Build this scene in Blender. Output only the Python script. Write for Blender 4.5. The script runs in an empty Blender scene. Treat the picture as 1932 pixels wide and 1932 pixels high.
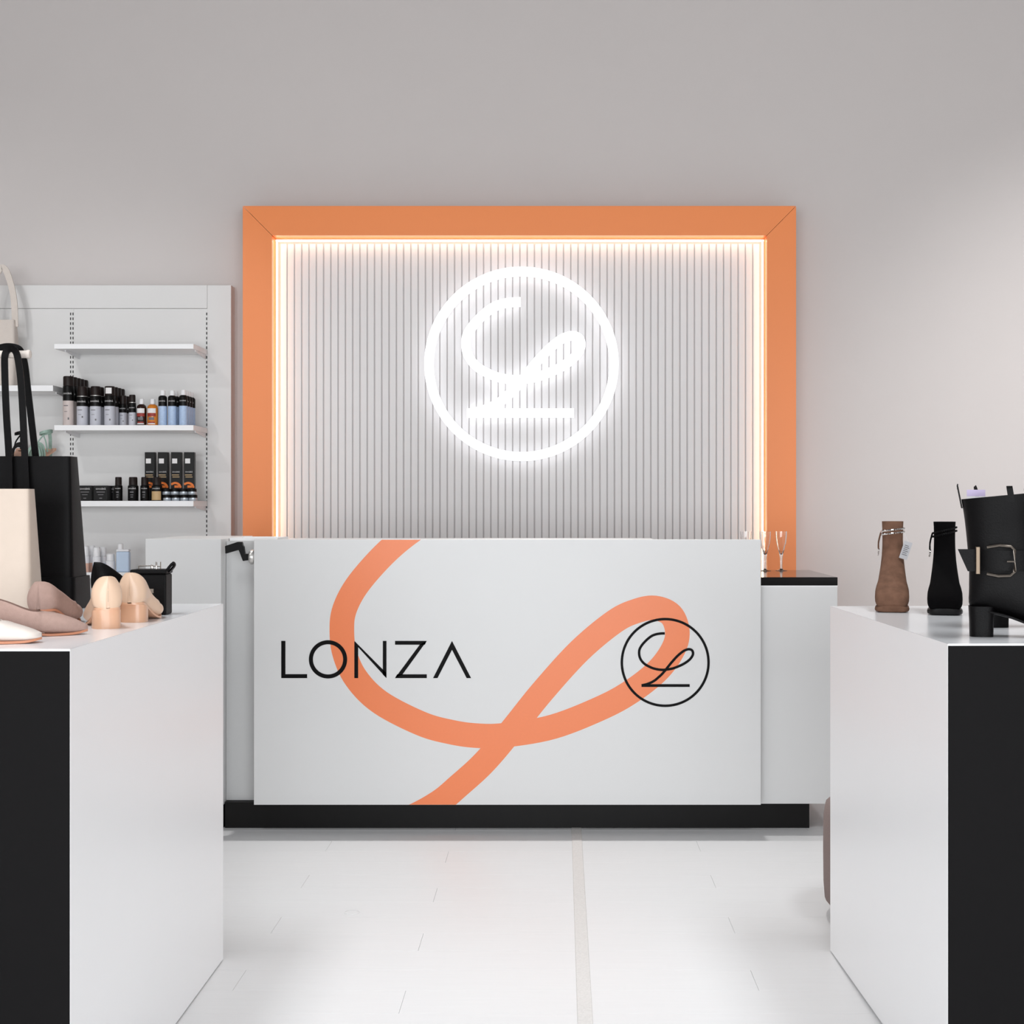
import bpy, bmesh, math, random
from mathutils import Vector, Matrix
random.seed(7)
S = bpy.context.scene
COL = S.collection
# ------------------------------------------------------------------ camera
F_PX, CX, CY, CAM_H = 2800.0, 1048.0, 953.0, 1.233
cd = bpy.data.cameras.new('camera'); cam = bpy.data.objects.new('camera', cd); COL.objects.link(cam)
cd.sensor_width = 36.0; cd.lens = F_PX / 1932 * 36.0
cd.shift_x = -(CX - 966) / 1932; cd.shift_y = -(966 - CY) / 1932
cd.clip_start = 0.05; cd.clip_end = 60
cam.location = (0, 0, CAM_H); cam.rotation_euler = (math.pi / 2, 0, 0)
S.camera = cam
# ------------------------------------------------------------------ world, lights, exposure
W = bpy.data.worlds.new('world'); S.world = W; W.use_nodes = True
W.node_tree.nodes['Background'].inputs[0].default_value = (0.9, 0.95, 1, 1)
W.node_tree.nodes['Background'].inputs[1].default_value = 0.15
S.view_settings.view_transform = 'Standard'; S.view_settings.look = 'None'
S.view_settings.exposure = 0.56; S.view_settings.gamma = 1.0
S.view_settings.use_curve_mapping = False
def area(name, loc, size, energy, col=(1, 1, 1), rot=(0, 0, 0), spread=None):
    d = bpy.data.lights.new(name, 'AREA'); d.shape = 'RECTANGLE'; d.size, d.size_y = size
    d.energy = energy; d.color = col
    if spread: d.spread = spread
    o = bpy.data.objects.new(name, d); o.location = loc; o.rotation_euler = rot; COL.objects.link(o); return o
def spot(name, loc, target, energy, angle, col=(1, 1, 1), radius=0.04, blend=0.5):
    d = bpy.data.lights.new(name, 'SPOT'); d.energy = energy; d.spot_size = math.radians(angle)
    d.spot_blend = blend; d.shadow_soft_size = radius; d.color = col
    o = bpy.data.objects.new(name, d); o.location = loc
    o.rotation_euler = (Vector(target) - Vector(loc)).to_track_quat('-Z', 'Y').to_euler()
    COL.objects.link(o); return o
# daylight of the glazed shop front behind the camera
area('shop_front_daylight', (0, -3.9, 1.4), (8.0, 2.4), 335, (0.935, 0.975, 1.0), (math.pi / 2, 0, 0))
for lx, ly, e in [(-1.6, 0.4, 15), (1.6, 0.4, 15), (-1.7, 3.0, 17), (1.7, 3.0, 17)]:
    area('ceiling_panel_light', (lx, ly, 3.86), (0.6, 1.4), e, (0.955, 0.985, 1.0), spread=math.radians(110))
spot('shelf_track_spot', (-2.5, 1.4, 3.75), (-1.95, 7.0, 1.5), 60, 24, (0.98, 0.99, 1.0), 0.03, 0.6)
for lx, e in ((-2.9, 50), (3.0, 220)):
    spot('wall_track_spot', (lx, 3.7, 3.75), (lx, 7.1, 0.9), e, 64, (1, 0.99, 0.98), 0.06, 0.95)
for lx in (-0.75, 0.75):
    spot('counter_track_spot', (lx, 5.90, 3.8), (lx, 5.2, 0.0), 120, 64, (1, 0.99, 0.97), 0.03, 0.6)

# ------------------------------------------------------------------ helpers
def lin(c):
    c = c / 255.0
    return c / 12.92 if c <= 0.04045 else ((c + 0.055) / 1.055) ** 2.4
def rgb(r, g, b): return (lin(r), lin(g), lin(b), 1)
def P(px, py, D): return Vector(((px - CX) * D / F_PX, D, CAM_H - (py - CY) * D / F_PX))
def XX(px, D): return (px - CX) * D / F_PX
def ZZ(py, D): return CAM_H - (py - CY) * D / F_PX
MATS = {}
def mat(name, col, rough=0.5, metal=0.0, nscale=60, namt=0.03, bump=0.0, bscale=300, stretch=(1, 1, 1),
        coat=0.0, sheen=0.0, trans=0.0, ior=1.45, spec=0.5):
    m = bpy.data.materials.new(name); m.use_nodes = True
    nt = m.node_tree; b = nt.nodes['Principled BSDF']
    b.inputs['Roughness'].default_value = rough; b.inputs['Metallic'].default_value = metal
    b.inputs['Coat Weight'].default_value = coat; b.inputs['Sheen Weight'].default_value = sheen
    b.inputs['Transmission Weight'].default_value = trans; b.inputs['IOR'].default_value = ior
    b.inputs['Specular IOR Level'].default_value = spec
    c = rgb(*col)
    tc = nt.nodes.new('ShaderNodeTexCoord'); mp = nt.nodes.new('ShaderNodeMapping')
    mp.inputs['Scale'].default_value = stretch
    nt.links.new(tc.outputs['Object'], mp.inputs['Vector'])
    n = nt.nodes.new('ShaderNodeTexNoise'); n.inputs['Scale'].default_value = nscale; n.inputs['Detail'].default_value = 4
    nt.links.new(mp.outputs['Vector'], n.inputs['Vector'])
    mx = nt.nodes.new('ShaderNodeMix'); mx.data_type = 'RGBA'
    mx.inputs['A'].default_value = tuple(max(0, x * (1 - namt)) for x in c[:3]) + (1,)
    mx.inputs['B'].default_value = tuple(min(1, x * (1 + namt)) for x in c[:3]) + (1,)
    nt.links.new(n.outputs['Fac'], mx.inputs['Factor'])
    nt.links.new(mx.outputs['Result'], b.inputs['Base Color'])
    if bump > 0:
        n2 = nt.nodes.new('ShaderNodeTexNoise'); n2.inputs['Scale'].default_value = bscale; n2.inputs['Detail'].default_value = 3
        nt.links.new(mp.outputs['Vector'], n2.inputs['Vector'])
        bp = nt.nodes.new('ShaderNodeBump'); bp.inputs['Strength'].default_value = bump; bp.inputs['Distance'].default_value = 0.002
        nt.links.new(n2.outputs['Fac'], bp.inputs['Height']); nt.links.new(bp.outputs['Normal'], b.inputs['Normal'])
    MATS[name] = m; return m
def emit(name, col, strength):
    m = bpy.data.materials.new(name); m.use_nodes = True
    b = m.node_tree.nodes['Principled BSDF']
    b.inputs['Base Color'].default_value = (0.9, 0.9, 0.9, 1)
    b.inputs['Emission Color'].default_value = rgb(*col); b.inputs['Emission Strength'].default_value = strength
    MATS[name] = m; return m

def wloc(o):
    v = Vector((0, 0, 0))
    while o is not None: v += o.location; o = o.parent
    return v
class MB:
    def __init__(s): s.v = []; s.f = []
    def add(s, vs, fs):
        k = len(s.v); s.v += [Vector(a) for a in vs]; s.f += [tuple(i + k for i in q) for q in fs]; return s
    def box(s, x0, x1, y0, y1, z0, z1):
        return s.add([(x0, y0, z0), (x1, y0, z0), (x1, y1, z0), (x0, y1, z0), (x0, y0, z1), (x1, y0, z1), (x1, y1, z1), (x0, y1, z1)],
                     [(0, 3, 2, 1), (4, 5, 6, 7), (0, 1, 5, 4), (1, 2, 6, 5), (2, 3, 7, 6), (3, 0, 4, 7)])
    def lathe(s, prof, n=20, c=(0, 0, 0), cap=True):
        vs = []; fs = []
        for r, z in prof:
            for k in range(n):
                a = 2 * math.pi * k / n; vs.append((c[0] + r * math.cos(a), c[1] + r * math.sin(a), c[2] + z))
        for i in range(len(prof) - 1):
            for k in range(n):
                fs.append((i * n + k, i * n + (k + 1) % n, (i + 1) * n + (k + 1) % n, (i + 1) * n + k))
        if cap:
            fs.append(tuple(reversed(range(n)))); m = (len(prof) - 1) * n; fs.append(tuple(range(m, m + n)))
        return s.add(vs, fs)
    def rings(s, rings, cap=True):
        n = len(rings[0]); vs = [p for r in rings for p in r]; fs = []
        for i in range(len(rings) - 1):
            for k in range(n):
                fs.append((i * n + k, i * n + (k + 1) % n, (i + 1) * n + (k + 1) % n, (i + 1) * n + k))
        if cap:
            fs.append(tuple(reversed(range(n)))); m = (len(rings) - 1) * n; fs.append(tuple(range(m, m + n)))
        return s.add(vs, fs)
    def tube(s, pts, r, n=8, closed=False, flat=None, up=(0, 0, 1)):
        """sweep; flat=(a,b) gives half sizes of a rectangular strap, a along 'up x dir'"""
        pts = [Vector(p) for p in pts]; N = len(pts); rs = []
        up = Vector(up)
        for i, p in enumerate(pts):
            if closed: d = pts[(i + 1) % N] - pts[i - 1]
            else: d = pts[min(i + 1, N - 1)] - pts[max(i - 1, 0)]
            d.normalize(); a = d.cross(up)
            if a.length < 1e-4: a = d.cross(Vector((1, 0, 0)))
            a.normalize(); b = a.cross(d).normalized()
            if flat:
                w, h = flat; rs.append([p + a * w + b * h, p - a * w + b * h, p - a * w - b * h, p + a * w - b * h])
            else:
                rr = r[i] if isinstance(r, (list, tuple)) else r
                rs.append([p + (a * math.cos(2 * math.pi * k / n) + b * math.sin(2 * math.pi * k / n)) * rr for k in range(n)])
        if closed:
            rs.append(rs[0]); return s.rings(rs, cap=False)
        return s.rings(rs)
    def poly(s, pts, y0, y1):
        """prism from XZ outline between depths y0 (near) and y1"""
        n = len(pts); vs = [(x, y0, z) for x, z in pts] + [(x, y1, z) for x, z in pts]
        fs = [tuple(range(n)), tuple(reversed(range(n, 2 * n)))] + [(i, i + n, (i + 1) % n + n, (i + 1) % n) for i in range(n)]
        return s.add(vs, fs)
    def ribbon(s, pts, hw, y0, y1, closed=False, dy=0.0):
        """stroke along XZ polyline, half width hw; y0 front, dy = front offset grown along it"""
        n = len(pts); L = []; R = []
        for i in range(n):
            if closed: a, b = pts[i - 1], pts[(i + 1) % n]
            else: a, b = pts[max(i - 1, 0)], pts[min(i + 1, n - 1)]
            dx, dz = b[0] - a[0], b[1] - a[1]; l = math.hypot(dx, dz) or 1; nx, nz = -dz / l, dx / l
            L.append((pts[i][0] + nx * hw, pts[i][1] + nz * hw)); R.append((pts[i][0] - nx * hw, pts[i][1] - nz * hw))
        rs = []
        for i in range(n):
            f = y0 - dy * i / n
            rs.append([(L[i][0], f, L[i][1]), (R[i][0], f, R[i][1]), (R[i][0], y1, R[i][1]), (L[i][0], y1, L[i][1])])
        if closed:
            rs.append(rs[0]); return s.rings(rs, cap=False)
        return s.rings(rs)
    def xf(s, M): s.v = [M @ p for p in s.v]; return s
    def build(s, name, m, parent=None, local=False, smooth=False, bevel=0, seg=2, auto=None, clipz=None):
        off = Vector((0, 0, 0)) if (local or parent is None) else wloc(parent)
        me = bpy.data.meshes.new(name)
        me.from_pydata([tuple(p - off) for p in s.v], [], s.f); me.update()
        bm = bmesh.new(); bm.from_mesh(me)
        bmesh.ops.remove_doubles(bm, verts=bm.verts, dist=1e-6)
        if clipz:
            for z, nz in clipz:
                bmesh.ops.bisect_plane(bm, geom=bm.verts[:] + bm.edges[:] + bm.faces[:], plane_co=(0, 0, z - off.z), plane_no=(0, 0, nz), clear_outer=True)
        bmesh.ops.recalc_face_normals(bm, faces=bm.faces)
        if bevel > 0:
            bmesh.ops.bevel(bm, geom=[e for e in bm.edges if e.is_manifold and e.calc_face_angle(0) > 0.6], offset=bevel, segments=seg, affect='EDGES', profile=0.5, clamp_overlap=True)
        bm.to_mesh(me); bm.free()
        if smooth:
            for p in me.polygons: p.use_smooth = True
            try: me.set_sharp_from_angle(angle=auto or math.radians(40))
            except Exception: pass
        o = bpy.data.objects.new(name, me); COL.objects.link(o)
        if isinstance(m, str): m = MATS[m]
        me.materials.append(m)
        if parent is not None: o.parent = parent
        return o
def empty(name, loc, rz=0):
    o = bpy.data.objects.new(name, None); o.location = loc; o.rotation_euler = (0, 0, rz); COL.objects.link(o); o.empty_display_size = 0.05
    return o
def tag(o, label=None, cat=None, group=None, kind=None):
    if label: o['label'] = label
    if cat: o['category'] = cat
    if group: o['group'] = group
    if kind: o['kind'] = kind
    return o
def dup(root, loc, rz=0, label=None):
    def cp(o, par):
        c = o.copy(); COL.objects.link(c); c.parent = par
        for ch in list(o.children): cp(ch, c)
        return c
    r = cp(root, None); r.location = loc; r.rotation_euler = (0, 0, rz)
    if label: r['label'] = label
    return r
def crom(pts, k=8, closed=False):
    out = []; n = len(pts)
    rng = range(n) if closed else range(n - 1)
    for i in rng:
        if closed: p = [pts[(i + j - 1) % n] for j in range(4)]
        else: p = [pts[max(i - 1, 0)], pts[i], pts[i + 1], pts[min(i + 2, n - 1)]]
        for q in range(k):
            t = q / k
            out.append(tuple(0.5 * (2 * p[1][d] + (p[2][d] - p[0][d]) * t + (2 * p[0][d] - 5 * p[1][d] + 4 * p[2][d] - p[3][d]) * t * t
                                    + (3 * p[1][d] - p[0][d] - 3 * p[2][d] + p[3][d]) * t ** 3) for d in range(len(p[0]))))
    if not closed: out.append(tuple(pts[-1]))
    return out
_tc = {}
def textgeo(body, width=None, height=None, bold=0.0):
    key = body
    if key not in _tc:
        c = bpy.data.curves.new('t', 'FONT'); c.body = body; c.size = 1; c.align_x = 'CENTER'; c.resolution_u = 1; c.offset = bold
        o = bpy.data.objects.new('t', c); COL.objects.link(o)
        dg = bpy.context.evaluated_depsgraph_get(); me = bpy.data.meshes.new_from_object(o.evaluated_get(dg))
        _tc[key] = ([tuple(v.co) for v in me.vertices], [tuple(p.vertices) for p in me.polygons])
        bpy.data.objects.remove(o); bpy.data.curves.remove(c); bpy.data.meshes.remove(me)
    vs, fs = _tc[key]
    x0 = min(v[0] for v in vs); x1 = max(v[0] for v in vs); y0 = min(v[1] for v in vs); y1 = max(v[1] for v in vs)
    k = width / (x1 - x0); kz = (height / (y1 - y0)) if height else k
    return [((v[0] - (x0 + x1) / 2) * k, (v[1] - (y0 + y1) / 2) * kz) for v in vs], fs

# ------------------------------------------------------------------ materials
mat('wall_paint', (212, 206, 204), 0.9, nscale=3, namt=0.015, bump=0.15, bscale=400)
mat('ceiling_paint', (120, 118, 118), 0.9)
mat('floor_wood', (216, 216, 217), 0.38, nscale=5, namt=0.03, stretch=(1, 14, 1), bump=0.03, bscale=12)
mat('floor_base', (205, 203, 202), 0.6)
mat('cork_strip', (205, 202, 200), 0.6, nscale=180, namt=0.16, bump=0.4, bscale=260)
mat('white_laminate', (221, 221, 221), 0.35, nscale=4, namt=0.008, spec=0.35)
mat('table_laminate', (238, 239, 242), 0.18, nscale=3, namt=0.008)
mat('table_side', (242, 242, 243), 0.34, nscale=3, namt=0.008, spec=0.35)
mat('white_matt', (234, 234, 233), 0.45, nscale=6, namt=0.01)
mat('unit_panel', (222, 221, 220), 0.4, nscale=6, namt=0.012)
mat('shelf_white', (244, 244, 245), 0.3, namt=0.006)
mat('counter_grey', (216, 216, 216), 0.4, namt=0.01)
mat('black_laminate', (16, 15, 16), 0.6, nscale=500, namt=0.1, spec=0.1)
mat('plinth_black', (22, 21, 21), 0.5, nscale=30, namt=0.1, spec=0.2)
mat('worktop_black', (30, 28, 28), 0.10, namt=0.03)
mat('orange_paint', (250, 146, 82), 0.42, nscale=300, namt=0.03)
mat('orange_print', (240, 132, 82), 0.35, nscale=120, namt=0.025)
mat('black_print', (9, 8, 9), 0.5, spec=0.12)
mat('slat_paint', (238, 236, 236), 0.55, namt=0.015, nscale=20)
mat('slat_back', (215, 210, 210), 0.8)
mat('slot_dark', (40, 38, 38), 0.8)
mat('aluminium', (205, 203, 200), 0.35, metal=0.7)
mat('chrome', (225, 222, 218), 0.12, metal=1.0)
mat('pewter', (128, 120, 112), 0.25, metal=1.0)
mat('bronze', (96, 84, 72), 0.35, metal=0.9)
mat('black_leather', (7, 6, 7), 0.48, spec=0.14, nscale=90, namt=0.15, bump=0.25, bscale=350)
mat('black_suede', (7, 6, 7), 0.95, nscale=160, namt=0.2, sheen=0.0, spec=0.1)
mat('black_plastic', (12, 11, 12), 0.45, spec=0.25)
mat('brown_suede', (116, 86, 70), 0.95, nscale=38, namt=0.5, bump=0.3, bscale=500, spec=0.15)
mat('brown_sole', (60, 44, 38), 0.6)
mat('cream_leather', (204, 188, 174), 0.5, nscale=30, namt=0.04, bump=0.1)
mat('canvas_beige', (214, 204, 196), 0.85, nscale=50, namt=0.05, bump=0.3, bscale=500)
mat('nude_leather', (222, 190, 164), 0.4, nscale=40, namt=0.03, coat=0.2)
mat('nude_heel', (222, 174, 142), 0.3, nscale=40, namt=0.03, coat=0.2)
mat('taupe_suede', (176, 148, 138), 0.95, nscale=120, namt=0.1, bump=0.25, bscale=600, spec=0.15)
mat('taupe_lining', (190, 165, 155), 0.7)
mat('white_leather', (224, 213, 205), 0.4, nscale=40, namt=0.02)
mat('tan_sole', (206, 140, 108), 0.5)
mat('mint', (150, 176, 164), 0.5)
mat('skin_insole', (226, 178, 152), 0.6)
mat('pouf_fabric', (134, 118, 114), 0.95, nscale=220, namt=0.15, bump=0.5, bscale=500)
mat('can_cap', (33, 24, 22), 0.45, spec=0.3)
mat('can_black', (11, 10, 10), 0.4, spec=0.25)
mat('can_grey', (196, 197, 206), 0.4, nscale=12, namt=0.05)
mat('can_beige', (205, 192, 188), 0.4, nscale=12, namt=0.05)
mat('can_blue', (174, 196, 226), 0.4, nscale=90, namt=0.22)
mat('white_plastic', (240, 240, 242), 0.35)
mat('brown_liquid', (44, 22, 16), 0.15)
mat('amber_liquid', (214, 128, 44), 0.15)
mat('label_red', (150, 48, 38), 0.5)
mat('label_white', (232, 230, 230), 0.55)
mat('label_gold', (200, 168, 122), 0.5, nscale=200, namt=0.1)
mat('label_orange', (236, 122, 40), 0.5)
mat('label_grey', (110, 108, 110), 0.55)
mat('pale_blue', (196, 214, 236), 0.4, nscale=20, namt=0.08)
mat('pale_peach', (236, 190, 170), 0.45)
mat('pale_white', (236, 236, 240), 0.4)
mat('tin_silver', (190, 198, 206), 0.3, metal=0.5)
mat('lavender', (196, 182, 214), 0.6)
mat('paper', (222, 220, 222), 0.7)
mat('grey_tag', (196, 196, 200), 0.6)
mat('ink', (90, 88, 92), 0.7)
mat('rhinestone', (36, 35, 38), 0.3, nscale=500, namt=0.6, bump=0.8, bscale=700)
emit('neon_white', (247, 250, 255), 0.56)
emit('led_warm', (255, 240, 206), 3.4)
g = mat('clear_glass', (255, 255, 255), 0.03, trans=1.0, ior=1.45, namt=0.0)

# ------------------------------------------------------------------ room shell
WALL_D, ROOM_H = 7.10, 3.90
def struct(o): o['kind'] = 'structure'; return o
struct(MB().box(-4.6, 4.6, WALL_D, WALL_D + .1, 0, ROOM_H).build('wall_back', 'wall_paint'))
struct(MB().box(-4.7, -4.6, -4.2, WALL_D + .1, 0, ROOM_H).build('wall_left', 'wall_paint'))
struct(MB().box(4.6, 4.7, -4.2, WALL_D + .1, 0, ROOM_H).build('wall_right', 'wall_paint'))
struct(MB().box(-4.6, 4.6, -4.3, -4.2, 0, ROOM_H).build('wall_front', 'wall_paint'))
struct(MB().box(-4.7, 4.7, -4.3, WALL_D + .1, ROOM_H, ROOM_H + .1).build('ceiling', 'ceiling_paint'))
fl = struct(MB().box(-4.7, 4.7, -4.3, WALL_D + .1, -0.1, -0.004).build('floor', 'floor_base'))
# floor planks: rows run along X, joints step by a third
PW, PL = 0.1685, 1.337
xl, xr = -2.3, 2.3
def plank(x0, x1, yc):
    L = x1 - x0; key = round(L, 3)
    if key not in plank.cache:
        m = MB().box(-L / 2 + .0003, L / 2 - .0003, -PW / 2 + .0003, PW / 2 - .0003, -0.004, 0.0)
        plank.cache[key] = m.build('plank', 'floor_wood', fl, local=True, bevel=0.0004, seg=1)
        o = plank.cache[key]
    else:
        o = plank.cache[key].copy(); COL.objects.link(o); o.parent = fl
    o.location = ((x0 + x1) / 2, yc, 0)
plank.cache = {}
r0 = 5.20
for k in range(-11, 17):
    yc = r0 - k * PW
    if yc + PW / 2 > WALL_D: continue
    j = (-0.38, 0.07, 0.517)[k % 3]       # k%3: 0 -> A, 1 -> C (nearer), 2 -> B
    x = j - 4 * PL; cuts = []
    while x < xr: cuts.append(x); x += PL
    cuts = [xl] + [c for c in cuts if xl < c < xr] + [xr]
    for a, b in zip(cuts[:-1], cuts[1:]): plank(a, b, yc)
# seam strip laid over the floor in front of the counter
a0, a1 = 0.0800, 0.0670
st = MB().add([(a1 - .019, 2.6, 0), (a1 + .019, 2.6, 0), (a0 + .019, 5.665, 0), (a0 - .019, 5.665, 0),
               (a1 - .017, 2.6, .002), (a1 + .017, 2.6, .002), (a0 + .017, 5.665, .002), (a0 - .017, 5.665, .002)],
              [(0, 3, 2, 1), (4, 5, 6, 7), (0, 1, 5, 4), (1, 2, 6, 5), (2, 3, 7, 6), (3, 0, 4, 7)]).build('trim_1', 'cork_strip')
struct(st)
cp = empty('floor_cap', (XX(664, 4.49), 4.49, 0))
MB().lathe([(.0235, 0), (.0235, .0012), (.0215, .0016), (.0215, .0006), (.001, .0006)], 28).build('rim', 'counter_grey', cp, local=True, smooth=True)
MB().lathe([(.0205, 0.0002), (.0205, .0012), (.002, .0014)], 28).build('cover', 'floor_wood', cp, local=True)
tag(cp, 'small round flush cap set in the pale plank floor', 'floor cap')

# ------------------------------------------------------------------ orange portal frame, slat wall, led
FD = 6.93
fx0, fx1, fz1 = XX(458, FD), XX(1502, FD), ZZ(388.5, FD)
ix0, ix1, iz1 = XX(513, FD), XX(1447, FD), ZZ(444, FD)
fr = empty('portal_frame', ((fx0 + fx1) / 2, FD, 0))
g_ = 0.0011
y0, y1 = FD, WALL_D
MB().poly([(fx0 + g_, fz1), (ix0 + g_, iz1), (ix1 - g_, iz1), (fx1 - g_, fz1)], y0, y1).build('top_rail', 'orange_paint', fr)
MB().poly([(fx0, 0), (ix0, 0), (ix0, iz1 - g_), (fx0, fz1 - g_)], y0, y1).build('left_post', 'orange_paint', fr)
MB().poly([(ix1, 0), (fx1, 0), (fx1, fz1 - g_), (ix1, iz1 - g_)], y0, y1).build('right_post', 'orange_paint', fr)
tag(fr, 'wide orange portal frame with mitred corners on the grey wall', 'frame')
SD = 7.025     # slat front
sw = empty('slat_wall', ((ix0 + ix1) / 2, SD, 0))
MB().box(ix0, ix1, SD + .0085, 7.095, 0, iz1).build('backing_panel', 'slat_back', sw)
pitch = 13.72 * SD / F_PX; n = int((ix1 - ix0 - .03) / pitch); sx = ix0 + ((ix1 - ix0) - n * pitch) / 2
sl = None
for k in range(n):
    cx = sx + (k + .5) * pitch
    if sl is None:
        sl = MB().box(-pitch / 2 + .0024, pitch / 2 - .0024, 0, .0084, 0, iz1 - .022).build('slat', 'slat_paint', sw, local=True, bevel=0.003, seg=2)
        o = sl
    else:
        o = sl.copy(); COL.objects.link(o); o.parent = sw
    o.location = (cx - wloc(sw).x, 0, 0)
tag(sw, 'pale grey wall of narrow vertical slats inside the orange frame', 'slat wall')
ld = empty('led_strip', ((ix0 + ix1) / 2, SD - .02, 0))
h = .0035
MB().box(ix0 + .006, ix1 - .006, SD - .034, SD - .026, iz1 - .0175, iz1 - .0175 + 2 * h).build('light_strip', 'led_warm', ld)
MB().box(ix0 + .008, ix0 + .008 + 2 * h, SD - .034, SD - .026, 0.9, iz1 - .019).build('light_strip', 'led_warm', ld)
MB().box(ix1 - .008 - 2 * h, ix1 - .008, SD - .034, SD - .026, 0.9, iz1 - .019).build('light_strip', 'led_warm', ld)
tag(ld, 'glowing warm white light strip lining the inside of the orange frame', 'light strip')

# ------------------------------------------------------------------ neon sign (circle and looped L)
GL = [(947, 961), (905, 962), (850, 970), (800, 988), (756, 1018), (713, 1058), (672, 1107), (650, 1150), (645, 1187), (650, 1232), (672, 1280), (717, 1325), (794, 1365), (850, 1381), (900, 1388), (953, 1387), (1044, 1371),
      (1138, 1334), (1195, 1302), (1242, 1264), (1270, 1225), (1278, 1192), (1266, 1160), (1235, 1147), (1200, 1153), (1159, 1173), (1093, 1228), (1024, 1304), (975, 1365), (937, 1412), (905, 1447), (866, 1482), (830, 1512),
      (780, 1540), (725, 1560), (660, 1574)]
GN = [((x - 951) / 509, (1302 - y) / 509) for x, y in GL]
GC = crom(GN, 7)
ND = 6.985
nk = ND / F_PX
nc = P(984, 687, ND); NR = 174.5 * nk
ns = empty('neon_sign', (nc.x, ND, nc.z - NR))
hw = 8.6 * nk
MB().ribbon([(nc.x + NR * math.cos(t * math.pi / 48), nc.z + NR * math.sin(t * math.pi / 48)) for t in range(96)], hw, ND - .015, ND + .012, closed=True).build('ring', 'neon_white', ns)
MB().ribbon([(nc.x + NR * a, nc.z + NR * b) for a, b in GC[:-2]], hw, ND - .015, ND + .012, dy=.001).build('looped_letter', 'neon_white', ns)
MB().box(nc.x - .588 * NR, nc.x + .566 * NR, ND - .0145, ND + .012, nc.z - .53 * NR - hw, nc.z - .53 * NR + hw).build('base_bar', 'neon_white', ns)
for a, b in [(0.71, .71), (-.71, .71), (.71, -.71), (-.71, -.71), (-.6, .23), (.6, .2), (.3, -.53), (-.4, -.53)]:
    MB().lathe([(.004, 0), (.004, .029)], 8).xf(Matrix.Translation((nc.x + a * NR, SD + .001, nc.z + b * NR)) @ Matrix.Rotation(math.pi / 2, 4, 'X')).build('standoff_peg', 'aluminium', ns)
tag(ns, 'glowing white round neon sign with a looped letter L on the slats', 'neon sign')

# ------------------------------------------------------------------ reception counter
PD = 5.58
px0, px1, pz0, pz1 = XX(479, PD), XX(1435.5, PD), ZZ(1518.5, PD), ZZ(1018, PD)
CT = 1.094
rc = empty('reception_counter', ((px0 + px1) / 2, PD + .3, 0))
MB().box(-1.2645, px0 + .05, 5.70, 6.25, .10, CT).build('end_panel', 'counter_grey', rc)
MB().box(px0 + .051, .40, 5.612, 6.25, .10, CT).build('body', 'white_laminate', rc)
fp = MB().box(px0, px1, PD, PD + .03, pz0, pz1).build('front_panel', 'white_laminate', rc, bevel=.0008, seg=1)
MB().box(-1.262, XX(1527, 5.668), 5.668, 6.2, 0, .0985).build('plinth', 'plinth_black', rc)
# printed swoosh: the looped letter, cropped by the panel
SWP = [(XX(x, PD), ZZ(y, PD)) for x, y in crom(GL, 7)]
MB().ribbon(SWP, 23.2 * PD / F_PX, PD - .0002, PD + .001, dy=.0004).build('printed_loop', 'orange_print', fp, clipz=[(pz1 - .0006, 1), (pz0 + .0006, -1)])
def letter(polys):
    m = MB()
    for pl in polys: m.poly([(XX(400 + x * .31056, PD), ZZ(980 + y * .31056, PD)) for x, y in pl], PD - .0012, PD + .001)
    return m.build('letter', 'black_print', fp)
T, B = 738, 964
letter([[(421, T), (446, T), (446, 940), (578, 940), (578, B), (421, B)]])
cxo, cyo, ro = 705, 850, 104
m = MB(); m.ribbon([(XX(400 + (cxo + ro * math.cos(t * math.pi / 36)) * .31056, PD), ZZ(980 + (cyo + ro * math.sin(t * math.pi / 36)) * .31056, PD)) for t in range(72)], 12.2 * .31056 * PD / F_PX, PD - .0012, PD + .001, closed=True)
m.build('letter', 'black_print', fp)
letter([[(865, T), (888, 776), (888, B), (865, B)], [(865, T), (1060, 934), (1060, B), (888, 776)][:4], [(1038, T), (1060, T), (1060, B), (1038, 942)]])
letter([[(1112, T), (1305, T), (1293, 761), (1112, 761)], [(1262, 761), (1305, T), (1158, 941), (1112, B)], [(1112, B), (1125, 941), (1305, 941), (1305, B)]])
letter([[(1458, T), (1458, 792), (1370, B), (1343, B)], [(1458, T), (1574, B), (1547, B), (1458, 792)]])
lc = P(1255, 1249.8, PD); LR = 81.8 * PD / F_PX; lw = 2.35 * PD / F_PX
MB().ribbon([(lc.x + LR * math.cos(t * math.pi / 48), lc.z + LR * math.sin(t * math.pi / 48)) for t in range(96)], lw, PD - .0012, PD + .001, closed=True).build('emblem_ring', 'black_print', fp)
em = MB().ribbon([(lc.x + LR * a, lc.z + LR * b) for a, b in GC[:-2]], lw, PD - .0011, PD + .001, dy=.0003)
em.box(lc.x - .545 * LR, lc.x + .566 * LR, PD - .0015, PD + .001, lc.z - .533 * LR - lw * 1.1, lc.z - .533 * LR + lw * 1.1)
em.build('emblem_letter', 'black_print', fp)
# lever handle on the panel's left edge
hd = [(225, 615), (430, 548), (505, 548), (515, 600), (535, 630), (550, 745), (612, 745), (612, 850), (520, 865), (450, 680), (230, 742)]
MB().poly([(XX(400 + x * .11387, 5.60), ZZ(960 + y * .11387, 5.60)) for x, y in hd], 5.588, 5.612).build('lever_handle', 'black_plastic', rc, bevel=.002)
ro = P(478, 1051, 5.60)
MB().lathe([(.018, 0), (.026, .004), (.028, .010), (.028, .016), (.022, .022), (.012, .024)], 20).xf(Matrix.Translation((px0 + .001, 5.600, ro.z)) @ Matrix.Rotation(-math.pi / 2, 4, 'Y')).build('rosette', 'aluminium', rc, smooth=True)
tag(rc, 'white reception counter with an orange loop, black lettering and black plinth', 'counter')
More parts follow.
